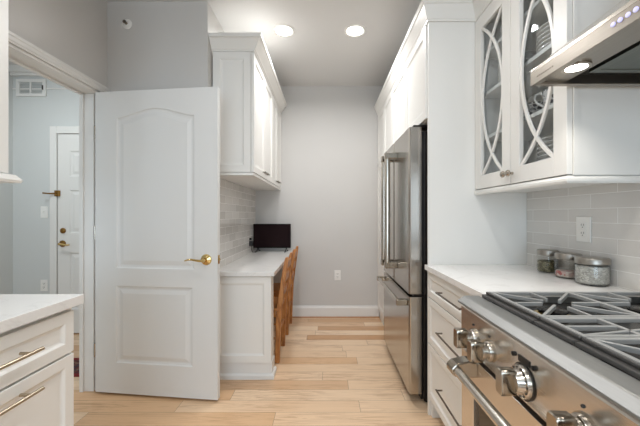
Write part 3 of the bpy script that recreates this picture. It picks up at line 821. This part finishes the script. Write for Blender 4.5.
def knob(y, z, big):
    k = 1.42 if big else 1.0
    b = link('knob', MB().lathe([(0.0285 * k, 0.003), (0.0285 * k, 0.007), (0.0265 * k, 0.013), (0.0215 * k, 0.014), (0.020 * (1.25 if big else 1), 0.030), (0.016, 0.031)], (RX, y, z), (-1, 0, 0), 36), 'handle', t, 0, True)
    link('bezel', MB().lathe([(0.031 * k, 0), (0.031 * k, 0.003)], (RX, y, z), (-1, 0, 0), 36), 'black' if big else 'nickel', b)
    g_ = MB(); L = []
    H = 0.0305 if not big else 0.0315; wd = 0.015
    for (d, s) in ((0.022, 0.80), (0.027, 0.97), (0.046, 1.0), (0.060, 1.0), (0.0625, 0.93)):
        ring = []
        for q in range(24):
            a = 2 * math.pi * q / 24; ca, sa = math.cos(a), math.sin(a)
            yy = wd * s * math.copysign(abs(ca) ** 0.28, ca); zz = H * s * math.copysign(abs(sa) ** 0.42, sa)
            ring.append((RX - d, y + yy, z + zz))
        L.append(ring)
    link('grip', g_.loft(L), 'nickel', b, 0, True)
    if big:
        mk = MB()
        for q in range(14):
            a = 2 * math.pi * q / 14
            yy, zz = y + 0.0335 * math.cos(a), z + 0.0335 * math.sin(a)
            mk.box(RX - 0.0152, RX - 0.0142, yy - 0.002, yy + 0.002, zz - 0.002, zz + 0.002)
        link('dial_marks', mk, 'slot', b)
    else:
        link('index_lamp', MB().lathe([(0.004, 0), (0.003, 0.003)], (RX, y + 0.004, z + 0.042), (-1, 0, 0), 12), 'black', b)
for y in (1.052, 0.950, 0.602, 0.505): knob(y, 0.811, False)
knob(0.787, 0.806, True)

# burners
for (x, y) in ((0.70, 0.99), (0.985, 0.99), (0.70, 0.57), (0.985, 0.57), (0.85, 0.78)):
    bb_ = link('burner', MB().lathe([(0.048, 0), (0.048, 0.006), (0.036, 0.010), (0.034, 0.012)], (x, y, 0.9052), (0, 0, 1), 28), 'brass' if (x < 0.8) else 'nickel', t, 0, True)
    link('burner_cap', MB().lathe([(0.040, 0.0122), (0.041, 0.017), (0.036, 0.020), (0.002, 0.021)], (x, y, 0.9052), (0, 0, 1), 28), 'irondark', bb_, 0, True)


def grate(y0, y1, quad):
    m = MB(); x0, x1 = 0.574, 1.128; zb, zt = 0.929, 0.945; w = 0.013
    # stepped front rail, plain other rails
    for (xa, xb) in ((x0, x0 + w), (x1 - w, x1)):
        m.box(xa, xb, y0, y1, zb + 0.001, zt)
    for (ya, yb) in ((y0, y0 + w), (y1 - w, y1)):
        m.box(x0 + w, x1 - w, ya, yb, zb + 0.004, zt)
    o = link('grate', m, 'iron', t, 0.002)
    link('front_rail', MB().box(x0 - 0.0245, x0 - 0.0005, y0, y1, 0.9255, 0.936).box(x0 - 0.010, x0 - 0.0005, y0, y1, 0.936, 0.9445), 'rail', o, 0.003)
    def bar(ax, ay, bx, by, wd=0.0042, zl=zb + 0.004):
        d = Vector((bx - ax, by - ay, 0)).normalized(); n_ = Vector((-d.y, d.x, 0)) * wd
        A, B = Vector((ax, ay, 0)), Vector((bx, by, 0))
        q = [A - n_, B - n_, B + n_, A + n_]
        bm_ = MB().loft([[(p.x, p.y, zl) for p in q], [(p.x, p.y, zt) for p in q]])
        link('grate_bar', bm_, 'iron', o, 0.0015)
    ya, yb = y0 + w - 0.001, y1 - w + 0.001
    if quad:
        xm = (x0 + x1) / 2
        bar(xm, ya, xm, yb, 0.007)
        for (xa, xb) in ((x0 + w - 0.001, xm - 0.006), (xm + 0.006, x1 - w + 0.001)):
            cx, cy = (xa + xb) / 2, (ya + yb) / 2
            for (px, py) in ((xa, ya), (xb, ya), (xa, yb), (xb, yb)):
                bar(px, py, cx + (px - cx) * 0.20, cy + (py - cy) * 0.20)
            for (px, py) in ((xa, cy), (xb, cy), (cx, ya), (cx, yb)):
                bar(px, py, cx + (px - cx) * 0.36, cy + (py - cy) * 0.36)
    else:
        for fx in (0.25, 0.5, 0.75):
            xx = x0 + (x1 - x0) * fx; bar(xx, ya, xx, yb, 0.006)
        cy = (ya + yb) / 2
        bar(x0 + w, ya, x1 - w, yb); bar(x0 + w, cy, x0 + (x1 - x0) * 0.25, cy)
grate(0.851, 1.131, True); grate(0.712, 0.847, False); grate(0.426, 0.708, True)


# ------------------------------------------------------------------ jars on the counter
def jar(x, y, r, lid_label, fill, fill_name, fill_label, fill_cat, fh):
    z = 0.915; h = 0.089
    t = thing('glass_jar', (x, y, z), lid_label, 'jar', 'lidded glass jars')
    pr = [(0.002, 0.0), (r * 0.93, 0.0), (r, 0.006), (r, h - 0.008), (r * 0.95, h), (r * 0.95 - 0.003, h), (r - 0.0035, h - 0.010), (r - 0.0035, 0.009), (r * 0.9, 0.0055), (0.002, 0.0055)]
    link('glass_body', MB().lathe(pr, (x, y, z + 0.0005), (0, 0, 1), 40, False), 'jarglass', t, 0, True)
    lp = [(0.002, h + 0.001), (r * 0.97, h + 0.001), (r * 1.0, h + 0.003), (r * 1.0, h + 0.024), (r * 0.97, h + 0.027), (r * 0.90, h + 0.028), (0.002, h + 0.028)]
    link('lid', MB().lathe(lp, (x, y, z), (0, 0, 1), 40), 'lidsteel', t, 0, True)
    q = r - 0.0045
    o = link(fill_name, MB().lathe([(0.002, 0.0065), (q * 0.93, 0.0065), (q, 0.012), (q, fh - 0.004), (q * 0.9, fh), (q * 0.4, fh - 0.003), (0.002, fh)], (0, 0, 0), (0, 0, 1), 40), fill, None, 0, True, world=False)
    o.location = (x, y, z + 0.0005)
    tag(o, fill_label, fill_cat, None, 'stuff')
jar(1.166, 1.686, 0.048, 'smallest glass jar with steel lid, leftmost of the three', 'herb', 'dried_herbs', 'green-brown dried leaves in the smallest jar', 'herbs', 0.060)
jar(1.160, 1.534, 0.054, 'middle glass jar with steel lid and red and white sweets', 'candy', 'wrapped_sweets', 'red and white sweets at the bottom of the middle jar', 'sweets', 0.034)
jar(1.151, 1.385, 0.062, 'largest glass jar with steel lid, nearest the range', 'pebble', 'pale_filling', 'pale grey-white filling in the largest jar', 'jar contents', 0.082)


# ------------------------------------------------------------------ outlets, switches, vent, sprinkler
def outlet(P, label, kind='outlet', w=0.074, h=0.118, decora=False):
    """P(u,v,d): u right, v up, d outward from wall"""
    o0 = P(0, 0, 0)
    t = thing('electrical_outlet' if kind == 'outlet' else 'light_switch', o0, label, kind)
    def bx(u0, u1, v0, v1, d0, d1):
        a, b = P(u0, v0, d0), P(u1, v1, d1)
        return MB().box(a[0], b[0], a[1], b[1], a[2], b[2])
    link('cover_plate', bx(-w / 2, w / 2, -h / 2, h / 2, 0.0003, 0.006), 'plastic', t, 0.002)
    if kind == 'outlet':
        if decora: link('insert', bx(-0.0175, 0.0175, -0.034, 0.034, 0.006, 0.0078), 'cab', t, 0.001)
        for s in (-1, 1):
            f = link('receptacle', bx(-0.0165, 0.0165, s * 0.019 - 0.015, s * 0.019 + 0.015, 0.006, 0.0085), 'plastic', t, 0.002)
            for u in (-0.007, 0.007):
                link('slot', bx(u - 0.0014, u + 0.0014, s * 0.019 - 0.002, s * 0.019 + 0.008, 0.0084, 0.009), 'slot', f)
            link('slot', bx(-0.0025, 0.0025, s * 0.019 - 0.011, s * 0.019 - 0.006, 0.0084, 0.009), 'slot', f)
    else:
        link('toggle', bx(-0.005, 0.005, -0.004, 0.014, 0.006, 0.016), 'plastic', t, 0.002)
    return t
outlet(lambda u, v, d: (XR - 0.008 - d, 1.508 - u, 1.147 + v), 'white electrical outlet on the tiled wall above the jars', 'outlet', 0.084, 0.120, True)
outlet(lambda u, v, d: (0.137 + u, YB - d, 0.500 + v), 'white electrical outlet low on the back wall')
outlet(lambda u, v, d: (-2.903 + u, HY - d, 0.490 + v), 'white electrical outlet low on the hall wall')
outlet(lambda u, v, d: (-2.903 + u, HY - d, 1.245 + v), 'white light switch on the hall wall beside the entry door', 'switch')

t = thing('air_vent', (-3.03, HY, 2.52), 'white air vent grille high on the hall wall', 'vent')
vx0, vx1, vz0, vz1 = -3.185, -2.878, 2.435, 2.612
m = MB().box(vx0, vx1, HY - 0.016, HY - 0.0005, vz0, vz0 + 0.03).box(vx0, vx1, HY - 0.016, HY - 0.0005, vz1 - 0.03, vz1)
m.box(vx0, vx0 + 0.035, HY - 0.016, HY - 0.0005, vz0 + 0.03, vz1 - 0.03).box(vx1 - 0.035, vx1, HY - 0.016, HY - 0.0005, vz0 + 0.03, vz1 - 0.03)
m.box(-3.045, -3.030, HY - 0.016, HY - 0.0005, vz0 + 0.03, vz1 - 0.03)
link('frame', m, 'trim', t, 0.002)
for i in range(8):
    zz = vz0 + 0.038 + i * 0.0148
    link('slat', MB().prism([(HY - 0.013, zz), (HY - 0.004, zz + 0.008), (HY - 0.003, zz + 0.007), (HY - 0.012, zz - 0.001)], lambda y, z: (vx0 + 0.035, y, z), lambda y, z: (vx1 - 0.035, y, z)), 'trim', t)
link('backing', MB().box(vx0 + 0.035, vx1 - 0.035, HY - 0.002, HY - 0.0005, vz0 + 0.03, vz1 - 0.03), 'cabin', t)
link('damper_tab', MB().box(vx1 - 0.03, vx1 - 0.024, HY - 0.028, HY - 0.016, 2.50, 2.545), 'slot', t)

t = thing('fire_sprinkler', (-1.422, YF, 2.580), 'small round white fire sprinkler on the wall above the open door', 'sprinkler')
link('escutcheon', MB().lathe([(0.036, 0.0005), (0.036, 0.004), (0.026, 0.010), (0.016, 0.012)], (-1.422, YF, 2.580), (0, -1, 0), 28), 'plastic', t, 0, True)
link('head', MB().lathe([(0.010, 0.012), (0.009, 0.026), (0.004, 0.03), (0.012, 0.034), (0.012, 0.036)], (-1.422, YF, 2.580), (0, -1, 0), 18), 'pull', t, 0, True)

# hall rug
t = thing('rug', (-2.3, 2.55, 0), 'dark red patterned rug on the hall floor through the doorway', 'rug')
link('field', MB().box(-2.80, -1.775, 2.435, 2.665, 0.0005, 0.010), 'rug', t)
m = MB().box(-2.83, -1.74, 2.40, 2.435, 0.0005, 0.0105).box(-2.83, -1.74, 2.665, 2.70, 0.0005, 0.0105).box(-2.83, -2.80, 2.435, 2.665, 0.0005, 0.0105).box(-1.775, -1.74, 2.435, 2.665, 0.0005, 0.0105)
link('border', m, 'rugred', t)


# ------------------------------------------------------------------ recessed ceiling lights
def can(x, y, label, power):
    t = thing('recessed_light', (x, y, CEIL), label, 'ceiling light', 'recessed ceiling lights')
    link('trim_ring', MB().lathe([(0.068, -0.0005), (0.092, -0.0005), (0.092, -0.004), (0.080, -0.010), (0.068, -0.006)], (x, y, CEIL), (0, 0, 1), 40, False), 'plastic', t, 0, True)
    link('lens', MB().lathe([(0.069, -0.002), (0.069, -0.005)], (x, y, CEIL), (0, 0, 1), 40), 'lamp', t)
    area('recessed_lamp_light', (x, y, CEIL - 0.011), (0, 0, 0), 0.125, 0, power, (0.985, 0.99, 1.0), 'DISK', math.radians(165))
can(-0.348, 2.65, 'round lit recessed ceiling light near the desk cabinets', 8.4)
can(0.240, 2.65, 'round lit recessed ceiling light nearer the refrigerator', 7.6)
can(-0.348, -0.55, 'added unseen round recessed ceiling light behind the camera, nearer the left cabinets', 6)  # pair behind the camera added to light the near surfaces
can(0.240, -0.55, 'added unseen round recessed ceiling light behind the camera, nearer the range wall', 6)
can(-0.348, 1.05, 'added unseen round recessed ceiling light above the left foreground worktop', 4.5)  # pair added out of view to brighten the drawer fronts
can(0.240, 1.05, 'added unseen round recessed ceiling light above the range front', 4)
t = thing('added_hall_lamp', (-2.45, 2.25, CEIL), 'added unseen round flush ceiling lamp lighting the hall', 'ceiling light')  # unseen lamp added to brighten the hall walls and door
link('base', MB().lathe([(0.15, -0.0005), (0.15, -0.02), (0.14, -0.026)], (-2.45, 2.25, CEIL), (0, 0, 1), 40), 'plastic', t, 0, True)
link('diffuser', MB().lathe([(0.135, -0.0265), (0.13, -0.05), (0.09, -0.068), (0.01, -0.074)], (-2.45, 2.25, CEIL), (0, 0, 1), 40), 'lamp', t, 0, True)
area('added_hall_light', (-2.45, 2.25, CEIL - 0.08), (0, 0, 0), 0.24, 0, 11, (0.88, 0.96, 1.0), 'DISK')
